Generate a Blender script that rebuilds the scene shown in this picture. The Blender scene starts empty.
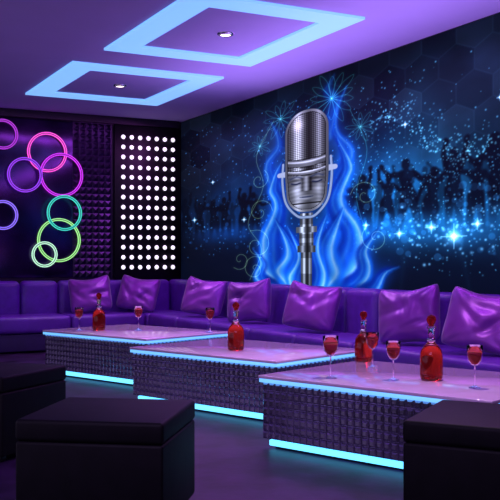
import bpy, bmesh, math, random
import numpy as np
from mathutils import Vector, Matrix
random.seed(7); np.random.seed(7)
S=bpy.context.scene
COL=S.collection
S.view_settings.view_transform='Standard'
H=2.94

def lin(c):
    out=[]
    for v in c[:3]:
        v=v/255.0
        out.append(v/12.92 if v<=0.04045 else ((v+0.055)/1.055)**2.4)
    return out+[1.0]

# ---------------------------------------------------------------- materials
def mat(name,col,rough=0.5,metal=0.0,emit=None,estr=0.0,trans=0.0,coat=0.0,sheen=0.0,noise=0.0,nscale=20,bump=0.0,ior=1.45,spec=0.5,bdist=.01,bdetail=5):
    m=bpy.data.materials.new(name); m.use_nodes=True
    nt=m.node_tree; b=nt.nodes['Principled BSDF']
    b.inputs['Base Color'].default_value=lin(col)
    b.inputs['Roughness'].default_value=rough
    b.inputs['Metallic'].default_value=metal
    b.inputs['IOR'].default_value=ior
    b.inputs['Specular IOR Level'].default_value=spec
    b.inputs['Transmission Weight'].default_value=trans
    b.inputs['Coat Weight'].default_value=coat
    b.inputs['Sheen Weight'].default_value=sheen
    if emit:
        b.inputs['Emission Color'].default_value=lin(emit)
        b.inputs['Emission Strength'].default_value=estr
    if noise>0 or bump>0:
        tc=nt.nodes.new('ShaderNodeTexCoord')
        n=nt.nodes.new('ShaderNodeTexNoise'); n.inputs['Scale'].default_value=nscale; n.inputs['Detail'].default_value=bdetail
        nt.links.new(tc.outputs['Object'],n.inputs['Vector'])
        if noise>0:
            rp=nt.nodes.new('ShaderNodeMapRange'); rp.inputs[1].default_value=.35; rp.inputs[2].default_value=.65
            nt.links.new(n.outputs['Fac'],rp.inputs[0])
            r=nt.nodes.new('ShaderNodeMixRGB'); r.blend_type='MIX'
            c=lin(col)
            r.inputs[1].default_value=[max(0,x*(1-noise)) for x in c[:3]]+[1]
            r.inputs[2].default_value=[min(1,x*(1+noise)) for x in c[:3]]+[1]
            nt.links.new(rp.outputs[0],r.inputs[0]); nt.links.new(r.outputs[0],b.inputs['Base Color'])
        if bump>0:
            bp=nt.nodes.new('ShaderNodeBump'); bp.inputs['Strength'].default_value=bump; bp.inputs['Distance'].default_value=bdist
            nt.links.new(n.outputs['Fac'],bp.inputs['Height']); nt.links.new(bp.outputs[0],b.inputs['Normal'])
    return m

M_wall=mat('dark_wall',(26,17,38),0.45,noise=.2,nscale=6)
M_floor=mat('dark_mottled_carpet',(40,20,54),0.42,noise=.75,nscale=4.5,bump=.35,spec=.3)
M_ceil=mat('violet_ceiling_paint',(188,172,228),0.75,noise=.02,nscale=2,spec=.2)
M_glass_panel=mat('smoked_mirror',(56,38,80),0.20,metal=.85,noise=.35,nscale=3)
M_tile=mat('dark_padded_tile',(42,28,60),0.30,metal=.7,noise=.2,nscale=10)
M_black=mat('black_panel',(5,5,8),0.5,noise=.3,spec=.3)
M_bulb=mat('white_bulb',(255,250,255),0.4,emit=(248,244,255),estr=1.05)
M_sofa=mat('purple_leather',(88,34,150),0.42,noise=.15,nscale=9,bump=.15,coat=.06)
M_sofa_dark=mat('dark_purple_leather',(40,18,72),0.45,noise=.12,nscale=9,bump=.1)
M_pillow=mat('satin_purple',(128,46,160),0.40,metal=.35,noise=.2,nscale=4.5,bump=.45,bdist=.04,bdetail=2,sheen=.25)
M_otto=mat('black_leather',(9,7,12),0.6,noise=.3,nscale=14,bump=.12,spec=.2)
M_top=mat('lavender_gloss_top',(232,196,232),0.10,noise=.06,nscale=5,coat=.35,spec=.6)
M_emb=mat('embossed_metal',(186,178,206),0.16,metal=.92,noise=.12,nscale=12)
M_plinth=mat('plinth_black',(10,10,16),0.4,noise=.2)
M_led=mat('cyan_led',(120,220,255),0.4,emit=(100,205,255),estr=2.0)
M_ledtop=mat('pale_blue_led_edge',(150,200,255),0.4,emit=(110,190,255),estr=1.1)
M_cove=mat('blue_ceiling_led',(140,195,255),0.5,emit=(128,190,252),estr=.95)
M_down=mat('downlight_lens',(255,240,240),0.4,emit=(255,240,235),estr=4)
M_chrome=mat('chrome',(200,200,215),0.15,metal=1.0,noise=.05)
M_glass=mat('clear_glass',(250,240,250),0.03,trans=1.0,noise=.01,ior=1.15)
M_bglass=mat('rosy_bottle_glass',(255,222,218),0.03,trans=1.0,noise=.02,ior=1.3)
M_redliq=mat('red_spirit',(210,76,48),0.06,trans=.97,emit=(120,24,14),estr=.10,noise=.12,ior=1.1)  # faint emission added to lift the red; the liquor is no lamp
M_pink=mat('pink_cocktail',(226,110,84),0.08,trans=.94,emit=(120,36,28),estr=.12,noise=.1,ior=1.08)  # drink brightened by a little emission of its own

# ---------------------------------------------------------------- helpers
def link(o): COL.objects.link(o); return o
def mesh_obj(name,bm,m,smooth=False,parent=None,loc=(0,0,0)):
    me=bpy.data.meshes.new(name); bm.to_mesh(me); bm.free()
    if m: me.materials.append(m)
    if smooth:
        for p in me.polygons: p.use_smooth=True
    o=bpy.data.objects.new(name,me); link(o); o.location=loc
    if parent: o.parent=parent
    return o
def box_bm(bm,c,s,bevel=0,seg=2):
    r=bmesh.ops.create_cube(bm,size=1.0)
    for v in r['verts']:
        v.co=Vector((v.co.x*s[0]+c[0],v.co.y*s[1]+c[1],v.co.z*s[2]+c[2]))
    if bevel>0:
        es=list({e for v in r['verts'] for e in v.link_edges})
        bmesh.ops.bevel(bm,geom=es,offset=bevel,segments=seg,affect='EDGES',profile=.5)
def box(name,c,s,m,bevel=0,seg=3,parent=None,smooth=None):
    bm=bmesh.new(); box_bm(bm,(0,0,0),s,bevel,seg)
    return mesh_obj(name,bm,m,bevel>0 if smooth is None else smooth,parent,c)
def empty(name,loc,label,cat,group=None,rz=0):
    e=bpy.data.objects.new(name,None); link(e); e.location=loc; e.rotation_euler=(0,0,rz); e.empty_display_size=.1
    e['label']=label; e['category']=cat
    if group: e['group']=group
    return e
def tag(o,label,cat,group=None):
    o['label']=label; o['category']=cat
    if group: o['group']=group
def struct(o,label,cat='wall'): o['kind']='structure'; o['label']=label; o['category']=cat
def lathe(name,prof,m,parent=None,loc=(0,0,0),n=32):
    bm=bmesh.new(); rings=[]
    for r,z in prof:
        if r<1e-5: rings.append([bm.verts.new((0,0,z))])
        else: rings.append([bm.verts.new((r*math.cos(2*math.pi*i/n),r*math.sin(2*math.pi*i/n),z)) for i in range(n)])
    for a,b in zip(rings,rings[1:]):
        for i in range(n):
            j=(i+1)%n
            if len(a)==1 and len(b)==1: continue
            if len(a)==1: bm.faces.new((a[0],b[j],b[i]))
            elif len(b)==1: bm.faces.new((a[i],a[j],b[0]))
            else: bm.faces.new((a[i],a[j],b[j],b[i]))
    bmesh.ops.recalc_face_normals(bm,faces=bm.faces)
    return mesh_obj(name,bm,m,True,parent,loc)

# ---------------------------------------------------------------- room
X1,Y1=12.6,-6.4
o=box('floor',(X1/2,Y1/2,-.05),(X1+.2,-Y1+.2,.1),M_floor); struct(o,'dark purple mottled carpet floor of the lounge','floor')
o=box('ceiling',(X1/2,Y1/2,H+.05),(X1+.2,-Y1+.2,.1),M_ceil); struct(o,'smooth lilac painted ceiling','ceiling')
o=box('wall_back',(X1/2,.05,H/2),(X1+.2,.1,H),M_wall); struct(o,'dark wall carrying the printed mural')
o=box('wall_left',(-.05,Y1/2,H/2),(.1,-Y1,H),M_wall); struct(o,'dark wall with mirror and neon rings')
o=box('wall_right',(X1+.05,Y1/2,H/2),(.1,-Y1,H),M_wall); struct(o,'plain dark wall')
o=box('wall_front',(X1/2,Y1-.05,H/2),(X1+.2,.1,H),M_wall); struct(o,'plain dark wall')

# ---------------------------------------------------------------- mural
U0,U1,Z0,Z1=0.02,7.4,.55,2.93
NU,NZ=1150,480
u=np.linspace(U0,U1,NU); z=np.linspace(Z0,Z1,NZ)
A=-(1/.145)*np.log(1-.0617*u)
AA,ZZ=np.meshgrid(A,z)
img=np.zeros((NZ,NU,3))
img[:]=np.array([7,10,24])
RN=np.random.RandomState(11)
def fnoise(a,b,f,oct=4):
    out=np.zeros_like(a); amp=1.; tot=0
    for o_ in range(oct):
        s=np.zeros_like(a)
        for k_ in range(5):
            th=RN.rand()*6.283; ph=RN.rand()*6.283; ff=f*(.7+.6*RN.rand())
            s+=np.sin((a*math.cos(th)+b*math.sin(th))*ff+ph+ .9*np.sin((a*math.sin(th)-b*math.cos(th))*ff*.6+ph*2))
        out+=amp*s/5; tot+=amp; amp*=.55; f*=1.95
    return out/tot
def glow(a,zz,sa,sz,c,p=1):
    g=np.exp(-(((AA-a)/sa)**2+((ZZ-zz)/sz)**2)**p)[...,None]
    img[:]=img+g*np.array(c)
glow(1.6,1.8,.6,.7,(2,32,76))
glow(2.6,1.75,.75,.45,(10,58,86))
glow(2.85,1.42,.7,.34,(8,52,84))
glow(2.2,1.5,.4,.35,(6,44,78))
glow(.7,1.65,.6,.35,(6,40,78))
glow(3.0,2.45,.6,.35,(16,28,40))
glow(.9,2.4,.6,.4,(8,20,34))
smoke=np.clip(fnoise(AA,ZZ,5.5)*1.6+.55,.25,1.5)
img*= (.70+.42*smoke)[...,None]
k=3.6
s3=math.sqrt(3)
def hexd(x,y):
    ax=np.mod(x,1)-.5; ay=np.mod(y,s3)-s3/2
    bx=np.mod(x-.5,1)-.5; by=np.mod(y-s3/2,s3)-s3/2
    sel=(ax**2+ay**2)<(bx**2+by**2)
    gx=np.where(sel,ax,bx); gy=np.where(sel,ay,by)
    cx=np.round((x-gx)*2); cy=np.round((y-gy)*4)
    gx=np.abs(gx);gy=np.abs(gy)
    d=.5-np.maximum(gx,gx*.5+gy*s3/2)
    h=np.mod(np.sin(cx*12.9898+cy*78.233)*43758.5453,1)
    return d,h
d,h=hexd(AA*k,ZZ*k)
wt=np.clip((ZZ-1.7)/.5,0,1)
img+= (wt*(h-.4)*16)[...,None]*np.array([.7,1,1.2])
img+= (wt*np.exp(-(d/.022)**2)*8)[...,None]*np.array([.6,1,1.3])
for (a0,sl,w,st) in [(2.1,.35,.05,14),(2.5,.1,.06,12),(2.95,-.2,.06,12),(1.0,-.3,.05,8),(3.2,-.5,.07,10)]:
    cl=a0+(ZZ-1.2)*sl
    img+= (np.exp(-((AA-cl)/(w*(.4+ZZ-1.0)))**2)*st*np.clip(2.9-ZZ,0,1))[...,None]*np.array([.3,.9,1.2])

def block(amin,amax,zmin,zmax):
    i0,i1=np.searchsorted(A,[amin,amax]); j0,j1=np.searchsorted(z,[zmin,zmax])
    return slice(j0,j1),slice(i0,i1)
def stroke_d(pts,rad,pad):
    pa=[p[0] for p in pts]; pz=[p[1] for p in pts]
    sj,si=block(min(pa)-pad,max(pa)+pad,min(pz)-pad,max(pz)+pad)
    a=AA[sj,si]; zz=ZZ[sj,si]
    best=np.full(a.shape,1e9)
    for n in range(len(pts)-1):
        x0,y0=pts[n];x1,y1=pts[n+1]; dx,dy=x1-x0,y1-y0; L=dx*dx+dy*dy+1e-12
        t=np.clip(((a-x0)*dx+(zz-y0)*dy)/L,0,1)
        dd=np.hypot(a-x0-t*dx,zz-y0-t*dy)-(rad[n]*(1-t)+rad[n+1]*t)
        best=np.minimum(best,dd)
    return sj,si,best
def paint(sj,si,alpha,c):
    al=alpha[...,None]; img[sj,si]=img[sj,si]*(1-al)+np.array(c)*al
def addc(sj,si,v,c): img[sj,si]+=v[...,None]*np.array(c)
def smooth(pts,n=8):
    P=[np.array(p,float) for p in pts]; P=[2*P[0]-P[1]]+P+[2*P[-1]-P[-2]]; out=[]
    for i in range(1,len(P)-2):
        for t in np.linspace(0,1,n,endpoint=False):
            p0,p1,p2,p3=P[i-1:i+3]
            q=.5*((2*p1)+(-p0+p2)*t+(2*p0-5*p1+4*p2-p3)*t*t+(-p0+3*p1-3*p2+p3)*t**3); out.append(tuple(q))
    out.append(tuple(P[-2])); return out
SIL=(5,11,30)
def fill(pts,r,c=SIL,al=.84,soft=.015):
    sj,si,d=stroke_d(pts,r,.15); paint(sj,si,np.clip(.5-d/soft,0,1)*al,c)
# a dancer is one mask (union of softly blended limbs), painted once
def person(a,zf,h,al,ar,lean=0.,stance=.1,c=SIL,woman=False,op=.88):
    P=[]
    hip=(a+lean*.3*h,zf+.5*h); neck=(a+lean*h,zf+.83*h); hd=(neck[0]+lean*.1*h,zf+.935*h)
    P.append(([(hd[0],hd[1]-.015*h),(hd[0],hd[1]+.02*h)],[.056*h,.054*h]))
    P.append(([neck,hd],[.034*h,.034*h]))
    P.append(([(neck[0],neck[1]-.07*h),(neck[0]-lean*.2*h,zf+.65*h),hip],[.100*h,.078*h,.090*h]))
    for s in (-1,1):
        sh=(neck[0]+s*.085*h,neck[1]-.035*h); ang=al if s<0 else ar
        e=(sh[0]+s*math.cos(ang[0])*.15*h, sh[1]+math.sin(ang[0])*.15*h)
        w=(e[0]+s*math.cos(ang[1])*.16*h, e[1]+math.sin(ang[1])*.16*h)
        m1=((sh[0]+e[0])/2,(sh[1]+e[1])/2+.006*h)
        P.append((smooth([sh,m1,e,w],3),[.046*h-.0023*h*i for i in range(10)]))
        P.append(([w,(w[0]+s*.012*h,w[1]+.02*h)],[.027*h,.020*h]))
        kn=(hip[0]+s*(stance*.6+.03)*h,zf+.27*h); ft=(hip[0]+s*(stance+.03)*h,zf)
        P.append(([(hip[0]+s*.035*h,hip[1]),kn,ft,(ft[0]+s*.05*h,ft[1])],[.082*h,.054*h,.034*h,.024*h]))
    if woman:
        P.append(([(hip[0],hip[1]+.05*h),(hip[0],hip[1]-.1*h)],[.08*h,.13*h]))
        P.append(([hd,(hd[0]-.045*h,hd[1]-.10*h)],[.06*h,.04*h]))
    R_=.55*h+.05
    sj,si=block(a-R_,a+R_,zf-.1,zf+1.35*h)
    aa=AA[sj,si]; zz=ZZ[sj,si]; best=np.full(aa.shape,1e9); kk=.018*h/.5
    for pts,rad in P:
        dd=np.full(aa.shape,1e9)
        for n in range(len(pts)-1):
            x0,y0=pts[n];x1,y1=pts[n+1]; dx,dy=x1-x0,y1-y0; L=dx*dx+dy*dy+1e-12
            t=np.clip(((aa-x0)*dx+(zz-y0)*dy)/L,0,1)
            dd=np.minimum(dd,np.hypot(aa-x0-t*dx,zz-y0-t*dy)-(rad[n]*(1-t)+rad[n+1]*t))
        hh_=np.clip(.5+.5*(best-dd)/kk,0,1)
        best=np.where(best>1e8,dd,best*(1-hh_)+dd*hh_-kk*hh_*(1-hh_))
    fade=np.clip((zz-zf+.05)/(.45*h),.15,1)
    paint(sj,si,np.clip(.5-best/.020,0,1)*op*fade,c)
rr=random.Random(3)
for a in np.arange(2.05,3.6,.20):
    up=rr.uniform(.2,1.4)
    person(a+rr.uniform(-.03,.03),1.42,.42+rr.uniform(-.06,.06),(up,up+.3),(rr.uniform(-.6,1.3),rr.uniform(.3,1.7)),rr.uniform(-.05,.05),.06,(8,36,64),False,.8)
for a in np.arange(.1,1.15,.15):
    up=rr.uniform(-.6,1.3)
    person(a,1.42,.38+rr.uniform(-.04,.04),(up,up+.4),(rr.uniform(-.9,1.3),rr.uniform(.0,1.6)),0,.06,(7,24,50),False,.8)
poses=[((1.0,1.5),(-.7,.3),.05),((-.6,.8),(1.2,1.6),-.06),((.5,1.4),(-.9,-1.2),.04),((1.3,1.8),(1.2,1.5),0),((-.8,-1.2),(.9,1.5),.07),((.1,.9),(-.6,.2),-.05)]
xs=[1.99,2.15,2.33,2.54,2.70,2.90,3.06,3.26,3.42,3.58]
hs=[.44,.54,.50,.64,.55,.66,.58,.72,.64,.68]
for i,a in enumerate(xs):
    p=poses[(i*5+2)%6]
    person(a,1.31+rr.uniform(-.04,.04),hs[i],p[0],p[1],p[2],rr.uniform(.04,.11),SIL,i%3==1)
for i,a in enumerate([.10,.27,.48,.63,.85,.99]):
    p=poses[(i*2+1)%6]
    person(a,1.33,.50+rr.uniform(-.07,.08),p[0],p[1],p[2],.08,(5,10,26),i%2==0)
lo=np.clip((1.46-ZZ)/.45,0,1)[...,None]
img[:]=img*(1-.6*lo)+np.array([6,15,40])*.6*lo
glow(2.85,1.33,.45,.13,(10,48,76)); glow(2.3,1.36,.3,.11,(6,30,56)); glow(.7,1.40,.4,.10,(4,24,56))
def dot(a,zz,s,c,st):
    sj,si=block(a-4*s,a+4*s,zz-4*s,zz+4*s)
    g=np.exp(-(((AA[sj,si]-a)**2+(ZZ[sj,si]-zz)**2)/(s*s)))*st
    addc(sj,si,g,c)
def disc(a,zz,r,c,st):
    sj,si=block(a-r-.02,a+r+.02,zz-r-.02,zz+r+.02)
    d=np.hypot(AA[sj,si]-a,ZZ[sj,si]-zz)-r
    addc(sj,si,np.clip(.5-d/.008,0,1)*st,c)
R=np.random.RandomState(5)
for i in range(950):
    t=R.rand(); a=1.95+1.65*t; zz=1.72+R.randn()*.42+.25*math.sin(t*6)
    if zz<.95 or zz>2.8: continue
    dot(a,zz,R.choice([.004,.005,.007]),(80,170,205),R.uniform(.2,.75))
for i in range(240):
    t=R.rand(); dot(2.2+1.0*t+R.randn()*.03,2.35-.45*t+R.randn()*.06+.1*math.sin(t*7),R.choice([.005,.008]),(100,190,210),R.uniform(.3,.75))
for i in range(420):
    dot(R.uniform(.05,1.9),R.uniform(1.1,2.75),R.choice([.004,.006,.008]),(70,150,215),R.uniform(.15,.75))
for i in range(150):
    dot(2.8+R.randn()*.42,1.33+R.randn()*.13,R.uniform(.005,.013),(120,200,240),R.uniform(.3,.8))
for i in range(110):
    disc(R.uniform(2.0,3.6),1.40+R.randn()*.2,R.uniform(.01,.034),(45,125,185),R.uniform(.10,.28))
for i in range(40):
    disc(R.uniform(.1,1.2),1.45+R.randn()*.16,R.uniform(.01,.024),(40,110,190),R.uniform(.12,.3))
for (a,zz,s) in [(2.90,1.27,.05),(2.72,1.35,.025),(3.08,1.36,.022),(2.45,1.31,.022),(2.15,1.4,.016),(3.25,2.3,.013),(2.5,2.25,.013),(.45,2.05,.013),(.2,1.6,.018),(.85,1.55,.016)]:
    dot(a,zz,s,(130,210,245),1.); dot(a,zz,s*.4,(255,255,255),.9)
    for dx,dy in ((1,0),(0,1)):
        sj,si,d=stroke_d([(a-dx*s*2,zz-dy*s*2),(a,zz),(a+dx*s*2,zz+dy*s*2)],[0,.002,0],.03); addc(sj,si,np.exp(-(np.maximum(d,0)/.004)**2)*.5,(150,220,255))
def line(pts,w,c,st=1.):
    pts=smooth(pts,6); sj,si,d=stroke_d(pts,[w]*len(pts),.06)
    addc(sj,si,np.clip(.5-d/.005,0,1)*st+np.exp(-(np.maximum(d,0)/.02)**2)*.06*st,c)
def spiral(a,zz,r,turn,st,dirn=1):
    return [(a+r*(1-t)*math.cos(st+dirn*t*turn*6.283),zz+r*(1-t)*math.sin(st+dirn*t*turn*6.283)) for t in np.linspace(0,.92,14)]
TE=(60,165,155); GR=(130,175,115)
def deco():
    for (a,zz,r,n) in [(1.28,2.60,.20,11),(1.82,2.66,.26,14),(2.10,2.32,.14,9),(1.04,2.36,.13,8)]:
        for i in range(n):
            th=i*6.283/n+.2; c,s=math.cos(th),math.sin(th); r_=r*(.8+.35*((i*37)%10)/10)
            line([(a,zz),(a+.6*r_*c-.12*r*s,zz+.6*r_*s+.12*r*c),(a+r_*c,zz+r_*s),(a+.6*r_*c+.12*r*s,zz+.6*r_*s-.12*r*c),(a,zz)],.0015,TE,.45)
    for a,zz,r,t,s,dn in [(1.04,1.62,.15,1.4,0,1),(1.00,1.25,.18,1.5,2,-1),(.98,.98,.15,1.5,1,1),(2.14,1.68,.14,1.4,3,-1),(2.24,1.28,.14,1.5,2.2,1),(1.03,1.98,.12,1.3,1,-1),(.80,1.08,.12,1.3,4,1)]:
        line(spiral(a,zz,r,t,s,dn),.002,GR,.6)
    line([(.92,.85),(1.06,1.2),(.90,1.5),(1.08,1.9),(1.0,2.25),(1.2,2.6)],.002,GR,.55)
    line([(2.16,1.3),(2.06,1.7),(2.16,2.1),(2.0,2.5)],.002,TE,.45)
F=np.zeros((NZ,NU)); Fc=np.zeros_like(img)
def flame(pts,rads,al=.95,side=1,bright=1.):
    n=10; P=smooth(pts,n); rr_=np.interp(np.linspace(0,len(rads)-1,len(P)),range(len(rads)),rads)
    sj,si,d=stroke_d(P,list(rr_),.2)
    zz=ZZ[sj,si]; a=AA[sj,si]
    pz=np.array([p[1] for p in P]); pa=np.array([p[0] for p in P]); o_=np.argsort(pz)
    ca=np.interp(zz,pz[o_],pa[o_]); rc=np.interp(zz,pz[o_],np.array(rr_)[o_])+.006
    x=np.clip((a-ca)/rc,-1.3,1.3)*side
    inside=np.clip(.6-d/.045,0,1); inside=inside*inside*(3-2*inside)
    c3=np.array([3,34,146]); c2=np.array([12,98,236]); c1=np.array([78,182,255]); c0=np.array([190,234,255])
    col=c3+(c2-c3)*np.clip(.6+.5*x,0,1)[...,None]
    col=col+(c1-col)*np.exp(-((x-.45)/.32)**2)[...,None]*.75*bright
    col=col+(c0-col)*np.exp(-((x-.58)/.13)**2)[...,None]*.5*bright
    col=col+(c1-col)*np.exp(-((x+.35)/.18)**2)[...,None]*.25
    a_=inside*al
    Fc[sj,si]=Fc[sj,si]*(1-a_[...,None])+col*a_[...,None]
    F[sj,si]=F[sj,si]*(1-a_)+a_
flame([(1.86,1.8),(1.99,2.12),(1.86,2.40),(1.96,2.70)],[.07,.06,.035,0],.6,1,.6)
flame([(1.26,1.85),(1.15,2.15),(1.26,2.38),(1.18,2.58)],[.06,.05,.028,0],.5,-1,.6)
flame([(1.77,2.35),(1.86,2.56),(1.76,2.72),(1.81,2.88)],[.055,.045,.03,0],.4,1,.5)
flame([(1.43,.72),(1.19,1.0),(1.15,1.3),(1.28,1.62),(1.21,1.85),(1.29,2.15)],[.14,.13,.105,.075,.05,0],.9,-1)
flame([(1.69,.72),(1.96,1.02),(2.02,1.35),(1.87,1.66),(1.97,1.95),(1.88,2.30)],[.15,.14,.115,.085,.06,0],.92,1)
flame([(1.30,.72),(1.07,.88),(1.09,1.05),(.96,1.2)],[.08,.07,.04,0],.8,-1)
flame([(1.84,.72),(2.11,.92),(2.10,1.14),(2.27,1.38)],[.10,.09,.05,0],.9,1)
flame([(1.9,.72),(2.2,.82),(2.33,.95),(2.46,1.0)],[.08,.065,.035,0],.8,1)
flame([(1.60,.70),(1.82,.95),(1.78,1.25),(1.94,1.60)],[.13,.12,.085,0],.92,1)
flame([(1.50,.70),(1.32,.95),(1.37,1.2),(1.22,1.50)],[.13,.115,.075,0],.92,-1)
flame([(1.62,.68),(1.72,.95),(1.66,1.2),(1.79,1.52)],[.11,.095,.065,0],.95,1)
flame([(1.50,.68),(1.42,.90),(1.48,1.15),(1.35,1.42)],[.11,.095,.06,0],.95,-1)
sj,si=block(.6,2.8,.56,2.92)
a=AA[sj,si]; zz=ZZ[sj,si]
wa=fnoise(a,zz*.8,8,2)*.07; wz=fnoise(a,zz,7,2)*.07
jj=np.clip(np.searchsorted(z,(zz+wz).ravel()),0,NZ-1); ii=np.clip(np.searchsorted(A,(a+wa).ravel()),0,NU-1)
def blur(x,n=9):
    kx=np.ones(n)/n
    x=np.apply_along_axis(lambda m:np.convolve(m,kx,'same'),0,x)
    return np.apply_along_axis(lambda m:np.convolve(m,kx,'same'),1,x)
Fw=blur(F[jj,ii].reshape(a.shape),3); Fcw=Fc[jj,ii].reshape(a.shape+(3,))
Fcw=np.stack([blur(Fcw[...,q],3) for q in range(3)],-1)
mod=np.clip(.98+.40*fnoise(a,zz*.5,18,3),.65,1.25)
hz=np.clip(Fw,0,1)
halo=blur(blur(hz,31),31)
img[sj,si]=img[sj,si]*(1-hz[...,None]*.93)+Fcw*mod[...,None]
img[sj,si]+=(halo*(1-hz))[...,None]*np.array([5,62,180])
deco()
# microphone
mc=1.56
def chrome(x):
    return .36+.68*np.exp(-((x+.40)/.20)**2)+.38*np.exp(-((x-.58)/.13)**2)-.22*np.exp(-((x-.12)/.18)**2)
def stand(zlo,zhi,w,rf=60):
    sj,si=block(mc-w,mc+w,zlo,zhi)
    x=(AA[sj,si]-mc)/(w*.92); v=chrome(x)*1.12; ring=.84+.16*np.sign(np.sin(ZZ[sj,si]*rf))
    k_=(np.abs(x)<.98)*1.; paint(sj,si,k_,(0,0,0)); addc(sj,si,k_*v*ring,(195,216,242))
stand(.7,1.16,.065,20); stand(1.16,1.23,.105,5); stand(1.23,1.36,.085,70); stand(1.36,1.42,.12,5); stand(1.42,1.56,.075,50)
yk=smooth([(mc-.252,2.10),(mc-.26,1.9),(mc-.22,1.68),(mc-.10,1.54),(mc,1.52),(mc+.10,1.54),(mc+.22,1.68),(mc+.26,1.9),(mc+.252,2.10)],8)
sj,si,d=stroke_d(yk,[.015]*len(yk),.1); paint(sj,si,np.clip(.5-d/.006,0,1),(60,84,126)); addc(sj,si,np.exp(-((d+.010)/.005)**2)*.8,(130,135,125))
for s in (-1,1): fill([(mc+s*.225,1.99),(mc+s*.295,1.99)],[.031,.024],(166,186,214),1,.006)
hw=.230; zt,zb=2.62,1.575; hc=(zt+zb)/2; hh=(zt-zb)/2
sj,si=block(mc-.34,mc+.34,zb-.05,zt+.05)
a_=AA[sj,si]-mc; z_=ZZ[sj,si]
rad=np.where(z_>hc,.217,.18)
hwz=hw-.03*np.clip((1.95-z_)/.4,0,1)
qx=np.abs(a_)-hwz+rad; qz=np.abs(z_-hc)-hh+rad
sd=np.hypot(np.maximum(qx,0),np.maximum(qz,0))+np.minimum(np.maximum(qx,qz),0)-rad
m_=np.clip(.5-sd/.006,0,1)
x=a_/hw; v=chrome(x)
mesh=np.clip(.5+.9*np.sin(a_*165+z_*165)*np.sin(a_*165-z_*165),0,1)
val=v*(.44+.85*mesh)
low=z_<2.00
fl=.92+.08*np.sin((z_+.03*x**2)*150)
val=np.where(low,(.26+.60*v)*fl,val)
for bz,bw in ((2.075,.034),(1.975,.018)):
    bzc=bz+.03*x**2; bd=np.abs(z_-bzc)
    val=np.where(bd<bw,.52+.6*np.exp(-((z_-bzc-.012)/.010)**2)-.12*np.abs(x),val)
    val=np.where((bd>=bw)&(bd<bw+.008),.08,val)
ridge=np.exp(-(a_/.020)**2)*((z_<1.94)&(z_>1.79)); val=val+.36*ridge
sh=np.exp(-((np.abs(a_)-.045)/.016)**2)*((z_<1.93)&(z_>1.79)); val=val-.22*sh
for s in (-1,1):
    e=np.exp(-(((a_-s*.112)/.062)**2+((z_-1.893)/.030)**2)); val=np.where(low,val*(1-.72*e),val)
    e=np.exp(-(((a_-s*.112)/.048)**2+((z_-1.888)/.014)**2)); val=np.where(low,val+.46*e,val)
ck=np.exp(-(((np.abs(a_)-.12)/.05)**2+((z_-1.80)/.035)**2)); val=np.where(low,val+.24*ck,val)
lp_=np.exp(-((a_/.065)**2+((z_-1.712)/.014)**2)); val=np.where(low,val+.34*lp_,val)
lp_=np.exp(-((a_/.07)**2+((z_-1.742)/.010)**2)); val=np.where(low,val+.2*lp_,val)
val=np.where(z_<1.655,.28+.7*v*np.clip((z_-1.56)/.09,.35,1),val)
val=np.where(np.abs(z_-1.662)<.006,.1,val)
val=np.where(sd>-.024,.55*v+.36,val)
val=np.where((sd>-.031)&(sd<=-.024),.08,val)
val*=np.clip(1-.36*np.abs(x)**3,0,1)
colr=np.clip(val,0,1.14)[...,None]*np.array([208,223,244])
img[sj,si]=img[sj,si]*(1-m_[...,None])+colr*m_[...,None]
for s in (-1,1):
    fill(smooth([(mc+s*.06,1.879),(mc+s*.112,1.870),(mc+s*.165,1.882)]),[.003]+[.007]*15+[.003],(16,26,58),.9,.008)
    fill(smooth([(mc+s*.05,1.928),(mc+s*.112,1.945),(mc+s*.175,1.928)]),[.006]*17,(32,46,84),.7,.012)
fill(smooth([(mc-.07,1.729),(mc,1.726),(mc+.07,1.729)]),[.003]*3+[.006]*11+[.003]*3,(22,34,68),.85,.008)
dot(mc-.09,2.48,.05,(255,255,255),.4)
im=np.clip(img,0,255)/255.
li=np.where(im<=.04045,im/12.92,((im+.055)/1.055)**2.4)
me=bpy.data.meshes.new('mural')
UU,ZG=np.meshgrid(u,z)
co=np.stack([UU,np.full_like(UU,0.0),ZG],-1).reshape(-1,3)
me.vertices.add(NU*NZ); me.vertices.foreach_set('co',co.ravel().astype(np.float32))
j,i=np.meshgrid(np.arange(NZ-1),np.arange(NU-1),indexing='ij'); base=(j*NU+i).ravel()
quads=np.stack([base,base+1,base+NU+1,base+NU],-1).astype(np.int32)
nf=len(quads); me.loops.add(nf*4); me.polygons.add(nf)
me.loops.foreach_set('vertex_index',quads.ravel())
me.polygons.foreach_set('loop_start',np.arange(0,nf*4,4,dtype=np.int32))
me.update(calc_edges=True)
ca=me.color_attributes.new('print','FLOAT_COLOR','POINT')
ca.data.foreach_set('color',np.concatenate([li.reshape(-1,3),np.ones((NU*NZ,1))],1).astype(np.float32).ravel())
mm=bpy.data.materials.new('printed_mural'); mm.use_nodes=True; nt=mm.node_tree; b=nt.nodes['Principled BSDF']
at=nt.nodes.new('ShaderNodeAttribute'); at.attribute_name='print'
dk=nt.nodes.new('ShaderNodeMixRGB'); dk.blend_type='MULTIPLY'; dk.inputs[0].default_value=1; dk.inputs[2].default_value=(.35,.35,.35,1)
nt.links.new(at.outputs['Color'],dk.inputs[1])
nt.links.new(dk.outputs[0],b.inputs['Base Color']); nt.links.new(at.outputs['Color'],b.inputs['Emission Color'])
b.inputs['Emission Strength'].default_value=.95; b.inputs['Roughness'].default_value=.8; b.inputs['Specular IOR Level'].default_value=.05  # wallpaper is no lamp; emission added so the print looks self-lit
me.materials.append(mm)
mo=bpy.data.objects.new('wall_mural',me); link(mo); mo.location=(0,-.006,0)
tag(mo,'blue wallpaper mural of a flaming retro microphone and dancing crowd','mural')

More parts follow.
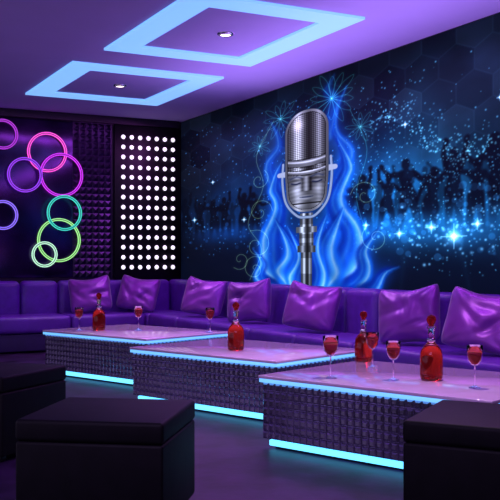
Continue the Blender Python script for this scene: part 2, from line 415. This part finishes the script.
# ---------------------------------------------------------------- left wall fittings
o=box('mirror_panel',(.012,-2.6,1.85),(.024,2.2,1.98),M_glass_panel,.004,2); tag(o,'smoked dark mirror panel behind neon rings','mirror')
bm=bmesh.new()
ty=[-1.49+ .0833*i for i in range(6)]
for a in ty:
    for kk in range(24):
        zc=.86+.0823*kk
        vs=[bm.verts.new((.012,a+dy,zc+dz)) for dy,dz in((0,0),(.08,0),(.08,.079),(0,.079))]
        ct=bm.verts.new((.034,a+.04,zc+.0395))
        for q in range(4): bm.faces.new((vs[q],vs[(q+1)%4],ct))
box_bm(bm,(.006,-1.24,1.845),(.012,.51,1.99))
bmesh.ops.recalc_face_normals(bm,faces=bm.faces)
o=mesh_obj('wall_tile_panel',bm,M_tile); tag(o,'column of dark faceted padded tiles beside the bulb panel','wall panel')
o=box('trim_1',(.03,-3.2,2.89),(.06,6.3,.09),M_wall); struct(o,'dark cornice strip along the mirror wall','trim')
lp=empty('bulb_panel',(0.0,-.49,.835),'black panel studded with rows of round white bulbs','light panel')
box('backing',(.03,0,1.0),(.06,.93,2.0),M_black,.004,1,parent=lp)
bulb=None
for c in range(7):
    for r in range(14):
        if bulb is None:
            bulb=lathe('bulb',[(.0,.022),(.016,.020),(.025,.013),(.029,0)],M_bulb,lp,n=16); bo=bulb
        else:
            bo=bulb.copy(); link(bo); bo.parent=lp
        bo.rotation_euler=(0,math.pi/2,0); bo.location=(.06,-.348+c*.116,.15+r*.1305)
rings=[(-1.83,2.43,.235,(255,90,215),'pink',0),(-1.655,2.15,.26,(205,55,235),'magenta',1),(-2.12,2.13,.20,(150,65,235),'violet',2),(-2.38,2.62,.17,(170,55,205),'purple',0),
(-2.38,1.63,.165,(145,115,255),'lavender',1),(-1.63,1.67,.207,(60,215,190),'teal',3),(-1.68,1.33,.26,(160,240,140),'lime green',0),(-1.87,1.15,.145,(190,250,210),'pale mint',1)]
for n,(yy,zz,r,c,nm,lay) in enumerate(rings):
    m=mat('neon_'+nm.replace(' ','_'),tuple(v*.6 for v in c),.5,emit=c,estr=1.1)
    m2=mat('neon_core_'+nm.replace(' ','_'),tuple(v*.3 for v in c),.4,emit=c,estr=.28)
    bm=bmesh.new(); N=72; w=.0165; t=.008; vv=[]
    sec=[(-w,-t),(w,-t),(w,t),(w*.4,t),(w*.4,t*.5),(-w*.4,t*.5),(-w*.4,t),(-w,t)]
    for i in range(N):
        a=2*math.pi*i/N
        vv.append([bm.verts.new((dx,(r+dr)*math.cos(a),(r+dr)*math.sin(a))) for dr,dx in sec])
    for i in range(N):
        a_,b_=vv[i],vv[(i+1)%N]
        for q in range(8):
            f=bm.faces.new((a_[q],a_[(q+1)%8],b_[(q+1)%8],b_[q])); f.material_index=1 if q==4 else 0
    bmesh.ops.recalc_face_normals(bm,faces=bm.faces)
    xo=.042+.022*lay
    o=mesh_obj('neon_ring',bm,m,False,None,(xo,yy,zz)); o.data.materials.append(m2)
    tag(o,nm+' glowing neon ring mounted on the dark mirror','neon ring','neon rings on the mirror wall')
    L=xo-.008-.0238
    p=lathe('peg',[(0,0),(.006,0),(.006,L),(0,L)],M_chrome,o,n=8)
    p.rotation_euler=(0,math.pi/2,0); p.location=(.0238-xo,0,r)

# ---------------------------------------------------------------- ceiling lights
def cframe(x0,x1,y0,y1,w,label):
    e=empty('ceiling_light',((x0+x1)/2,(y0+y1)/2,H),label,'ceiling light','square ceiling lights')
    hx,hy=(x1-x0)/2,(y1-y0)/2
    bm=bmesh.new()
    out=[(-hx,-hy),(hx,-hy),(hx,hy),(-hx,hy)]; inn=[(-hx+w,-hy+w),(hx-w,-hy+w),(hx-w,hy-w),(-hx+w,hy-w)]
    V={}
    for zz in(-.02,0):
        V[zz]=([bm.verts.new((a,b,zz)) for a,b in out],[bm.verts.new((a,b,zz)) for a,b in inn])
    for q in range(4):
        r_=(q+1)%4; lo,li_=V[-.02]; to,ti=V[0]
        bm.faces.new((lo[q],lo[r_],li_[r_],li_[q])); bm.faces.new((to[q],to[r_],ti[r_],ti[q]))
        bm.faces.new((lo[q],lo[r_],to[r_],to[q])); bm.faces.new((li_[q],li_[r_],ti[r_],ti[q]))
    bmesh.ops.recalc_face_normals(bm,faces=bm.faces)
    mesh_obj('led_frame',bm,M_cove,False,e)
    lathe('downlight',[(0,-.012),(.045,-.012),(.045,0)],M_down,e,n=24)
    lathe('downlight_rim',[(.047,0),(.047,-.018),(.068,-.01),(.07,0)],M_chrome,e,n=24)
cframe(3.60,5.50,-2.27,-.82,.25,'large square blue LED ceiling frame with central downlight')
cframe(1.15,2.98,-2.37,-.80,.25,'square blue LED ceiling frame with central downlight')

# ---------------------------------------------------------------- sofa
sofa=empty('sectional_sofa',(0.4,-.4,0),'long purple leather corner sofa lining two walls','sofa')
def sp(name,c,s,m,bv):
    return box(name,(c[0]-.4,c[1]+.4,c[2]),s,m,bv,4,parent=sofa)
XE=8.8; YE=-3.6
sp('base',(XE/2+.02,-.39,.12),(XE-.04,.72,.2),M_sofa_dark,.01)
sp('base',(.39,YE/2-.39,.12),(.72,-YE-.76,.2),M_sofa_dark,.01)
n=9; w=(XE-.8)/n
for i in range(n):
    sp('seat_cushion',(.8+w*(i+.5),-.50,.325),(w-.008,.58,.20),M_sofa,.045)
n=16; w=(XE-.8)/n
for i in range(n):
    sp('backrest',(.8+w*(i+.5),-.125,.53),(w-.002,.21,.59),M_sofa,.07)
sp('seat_cushion',(.5,-.5,.325),(.58,.58,.20),M_sofa,.045)
sp('backrest',(.42,-.125,.53),(.76,.21,.59),M_sofa,.07)
n=3; w=(-YE-.8)/n
for i in range(n):
    sp('seat_cushion',(.50,-.8-w*(i+.5),.325),(.58,w-.008,.20),M_sofa,.045)
n=6; w=(-YE-.8)/n
for i in range(n):
    sp('backrest',(.125,-.8-w*(i+.5),.53),(.21,w-.002,.59),M_sofa,.07)
sp('backrest',(.125,-.51,.53),(.21,.55,.59),M_sofa,.07)

def pillow_bm(w=.52,hh=.465,t=.215,n=40,seed=0):
    bm=bmesh.new(); g={}
    rs=random.Random(seed*10+1)
    cr=[(rs.uniform(-.6,.6),rs.uniform(-.5,.5),rs.uniform(0,math.pi),rs.uniform(.14,.22)) for _ in range(5)]
    for s in (1,-1):
        for i in range(n+1):
            for j in range(n+1):
                a=-1+2*i/n; b=-1+2*j/n
                edge=(i in(0,n)) or (j in(0,n))
                if s==-1 and edge: g[s,i,j]=g[1,i,j]; continue
                pin=1-.04*(1-b*b)-.09*b**6; pin2=1-.04*(1-a*a)-.09*a**6
                env=((1-a*a)*(1-b*b))
                th=t/2*env**.40
                for (ca_,cb,an,wd) in cr:
                    q=(a-ca_)*math.cos(an)+(b-cb)*math.sin(an)
                    l=-(a-ca_)*math.sin(an)+(b-cb)*math.cos(an)
                    th-=.020*math.exp(-(q/wd)**2-(l/.5)**2)*env**.3
                for sa in(-1,1):
                    for sb in(-1,1):
                        dx,dy=a-sa,b-sb; rr2=math.hypot(dx,dy)
                        th+=.007*math.sin(math.atan2(dy,dx)*12+seed)*math.exp(-(rr2/.6)**2)*min(1,rr2*3)*env**.2
                sag=-.045*(1-a*a)*(b+1)/2
                g[s,i,j]=bm.verts.new((a*w/2*pin,-s*max(th,.002),b*hh/2*pin2+sag))
    for s in (1,-1):
        for i in range(n):
            for j in range(n):
                f=[g[s,i,j],g[s,i+1,j],g[s,i+1,j+1],g[s,i,j+1]]
                bm.faces.new(f if s==1 else f[::-1])
    return bm
PL=[(1.80,-.48,40,7,-20),(2.92,-.48,34,-6,-14),(4.20,-.50,38,7,-20),(5.60,-.48,30,-7,-15),(6.42,-.48,34,8,-22),(.50,-1.42,70,-7,-16),(.52,-.80,54,8,-20),(7.7,-.48,25,0,-15)]
for n,(x,y,rz,ry,rx) in enumerate(PL):
    o=mesh_obj('throw_pillow',pillow_bm(seed=n*1.3),M_pillow,True)
    o.location=(x,y,.666); o.rotation_euler=(math.radians(rx),math.radians(ry),math.radians(rz))
    tag(o,'shiny satin purple throw pillow leaning on the sofa','pillow','satin pillows on the sofa')

# ---------------------------------------------------------------- tables
def emb_bm(L,W,h,cell=.046,dp=.013):
    bm=bmesh.new()
    def side(o,dx,ln,nrm):
        nc=round(ln/cell); nr=round(h/cell)
        for i in range(nc):
            for j in range(nr):
                p=[o+dx*(ln*(i+a)/nc)+Vector((0,0,h*(j+b)/nr)) for a,b in((0,0),(1,0),(1,1),(0,1))]
                c0=sum(p,Vector())/4
                vs=[bm.verts.new(q) for q in p]
                def ring(f,o_): return [bm.verts.new(c0+(q-c0)*f+nrm*o_) for q in p]
                r1=ring(.80,dp*.55); r2=ring(.46,dp)
                for a_,b_ in ((vs,r1),(r1,r2)):
                    for k_ in range(4): bm.faces.new((a_[k_],a_[(k_+1)%4],b_[(k_+1)%4],b_[k_]))
                bm.faces.new(r2)
    a,b=L/2,W/2
    side(Vector((-a,-b,0)),Vector((1,0,0)),L,Vector((0,-1,0)))
    side(Vector((a,-b,0)),Vector((0,1,0)),W,Vector((1,0,0)))
    side(Vector((a,b,0)),Vector((-1,0,0)),L,Vector((0,1,0)))
    side(Vector((-a,b,0)),Vector((0,-1,0)),W,Vector((-1,0,0)))
    box_bm(bm,(0,0,h/2),(L-.004,W-.004,h))
    return bm
TL,TW=1.45,1.05
TR=math.radians(21.1)
def tparts(e):
    a=box('table_top',(0,0,.4105),(TL,TW,.019),M_top,.005,2,parent=e)
    b=box('led_edge',(0,0,.3905),(TL-.008,TW-.008,.021),M_ledtop,.002,1,parent=e)
    c=mesh_obj('body',emb_bm(TL-.045,TW-.045,.322),M_emb,False,e,(0,0,.058))
    d=box('plinth',(0,0,.029),(TL-.14,TW-.14,.058),M_plinth,.003,1,parent=e)
    f=box('led_strip',(0,0,.032),(TL-.09,TW-.09,.032),M_led,.004,1,parent=e)
    return [a,b,c,d,f]
proto=None
for (x,y,lb) in [(7.127,-1.604,'low embossed-metal table with red bottles and cocktail glasses'),(5.207,-1.689,'low embossed-metal table carrying one red bottle'),(3.257,-1.849,'low embossed-metal table near the sofa corner')]:
    e=empty('coffee_table',(x,y,0),lb,'table','glowing lounge tables',TR)
    if proto is None: proto=tparts(e)
    else:
        for p in proto:
            q=p.copy(); link(q); q.parent=e

# ---------------------------------------------------------------- bottles and glasses
TZ=.42
bp=None
for (x,y,sc) in [(7.27,-1.61,1.0),(6.36,-1.43,.92),(5.30,-1.825,.98),(3.00,-2.12,.98)]:
    e=empty('liquor_bottle',(x,y,TZ),'clear glass decanter of red liquor with stopper on a table','bottle','red bottles on the tables')
    e.scale=(sc,sc,sc)
    if bp is None:
        bp=[lathe('bottle_body',[(0,0),(.052,0),(.060,.008),(.063,.03),(.062,.13),(.056,.165),(.038,.19),(.022,.205),(.0185,.225),(.0185,.28),(.025,.285),(.025,.296),(.0,.296)],M_bglass,e),
            lathe('liquor',[(0,.008),(.048,.008),(.056,.016),(.0585,.032),(.0575,.13),(.052,.16),(.040,.18),(.0,.18)],M_redliq,e),
            lathe('stopper',[(0,.2965),(.016,.2965),(.014,.305),(.021,.313),(.027,.332),(.021,.351),(.0,.36)],M_redliq,e,n=20),
            lathe('neck_ring',[(.0195,.212),(.0245,.216),(.0245,.226),(.0195,.23)],M_chrome,e,n=20)]
    else:
        for p in bp:
            q=p.copy(); link(q); q.parent=e
gp=None
for (x,y,sc) in [(6.95,-2.06,1.05),(7.18,-1.80,.95),(7.62,-1.61,.98),(6.63,-1.55,.95),(3.20,-1.80,1),(3.755,-1.315,1),(2.96,-2.30,.95)]:
    e=empty('cocktail_glass',(x,y,TZ),'stemmed glass of pink-red cocktail on a table','glass','cocktail glasses on the tables')
    e.scale=(sc,sc,sc)
    if gp is None:
        gp=[lathe('bowl',[(.004,.115),(.02,.122),(.034,.145),(.041,.18),(.042,.225),(.0412,.225),(.0402,.18),(.033,.147),(.018,.125),(0,.12)],M_glass,e),
            lathe('stem',[(0,0),(.034,0),(.034,.003),(.012,.008),(.004,.02),(.0035,.09),(.004,.115),(0,.115)],M_glass,e),
            lathe('drink',[(0,.1215),(.0175,.127),(.0318,.149),(.038,.178),(.0385,.19),(0,.19)],M_pink,e)]
    else:
        for p in gp:
            q=p.copy(); link(q); q.parent=e

# ---------------------------------------------------------------- ottomans
op=None
for (x,y,rz,lb,sz) in [(7.57,-3.55,54,'black leather cube ottoman facing the tables',1.08),(5.96,-3.71,40,'black leather cube ottoman on the dark carpet',1.10),(8.42,-2.21,36,'black leather cube ottoman close to the table end',1.08)]:
    e=empty('ottoman',(x,y,0),lb,'ottoman','black cube ottomans',math.radians(rz)); e.scale=(1,1,sz)
    if op is None:
        op=[box('body',(0,0,.185),(.596,.596,.31),M_otto,.012,3,parent=e),box('seat',(0,0,.38),(.60,.60,.08),M_otto,.016,4,parent=e)]
        for a in(-.24,.24):
            for b_ in(-.24,.24): op.append(box('foot',(a,b_,.016),(.05,.05,.032),M_plinth,.003,1,parent=e))
    else:
        for p in op:
            q=p.copy(); link(q); q.parent=e

# ---------------------------------------------------------------- lights
def area(name,loc,rot,sx,sy,col,pw,spread=180):
    l=bpy.data.lights.new(name,'AREA'); l.shape='RECTANGLE'; l.size=sx; l.size_y=sy; l.color=lin(col)[:3]; l.energy=pw; l.spread=math.radians(spread)
    o=bpy.data.objects.new(name,l); link(o); o.location=loc; o.rotation_euler=rot; return o
area('ceiling_wash',(5.6,-.8,2.0),(math.pi,0,0),6.0,1.0,(200,160,255),32,130)  # unseen upward light added in mid-air to brighten the ceiling
area('violet_cove',(4.2,-.5,2.88),(math.radians(-8),0,0),7.5,.14,(222,110,255),62)
area('violet_side_cove',(.6,-2.0,2.84),(0,math.radians(8),0),.14,3.5,(222,110,255),14)
area('room_fill',(9.6,-4.6,2.2),(math.radians(56),0,math.radians(58)),3,1.0,(205,170,255),34,140)  # unseen fill light added on the camera side for the tables
area('added_reflection_light',(5.2,-6.3,.9),(math.radians(90),0,0),7,1.1,(215,195,255),28,180)  # unseen light panel added for the embossed table sides to reflect
for x,y in ((4.55,-1.545),(2.065,-1.585),(7.2,-1.6)):
    l=bpy.data.lights.new('spot','SPOT'); l.energy=115; l.color=(1,.74,1); l.spot_size=math.radians(90); l.spot_blend=.7; l.shadow_soft_size=.06
    o=bpy.data.objects.new('downlight_lamp',l); link(o); o.location=(x,y,2.9)
w=bpy.data.worlds.new('world'); S.world=w; w.use_nodes=True
w.node_tree.nodes['Background'].inputs[0].default_value=(.02,.01,.05,1); w.node_tree.nodes['Background'].inputs[1].default_value=.5

# ---------------------------------------------------------------- camera
cd=bpy.data.cameras.new('camera'); cd.sensor_width=36; cd.lens=64.8; cd.shift_y=.02; cd.clip_end=100
co_=bpy.data.objects.new('camera',cd); link(co_); co_.location=(11.2,-4.78,1.08); co_.rotation_euler=(math.radians(90),0,math.radians(62.5))
S.camera=co_
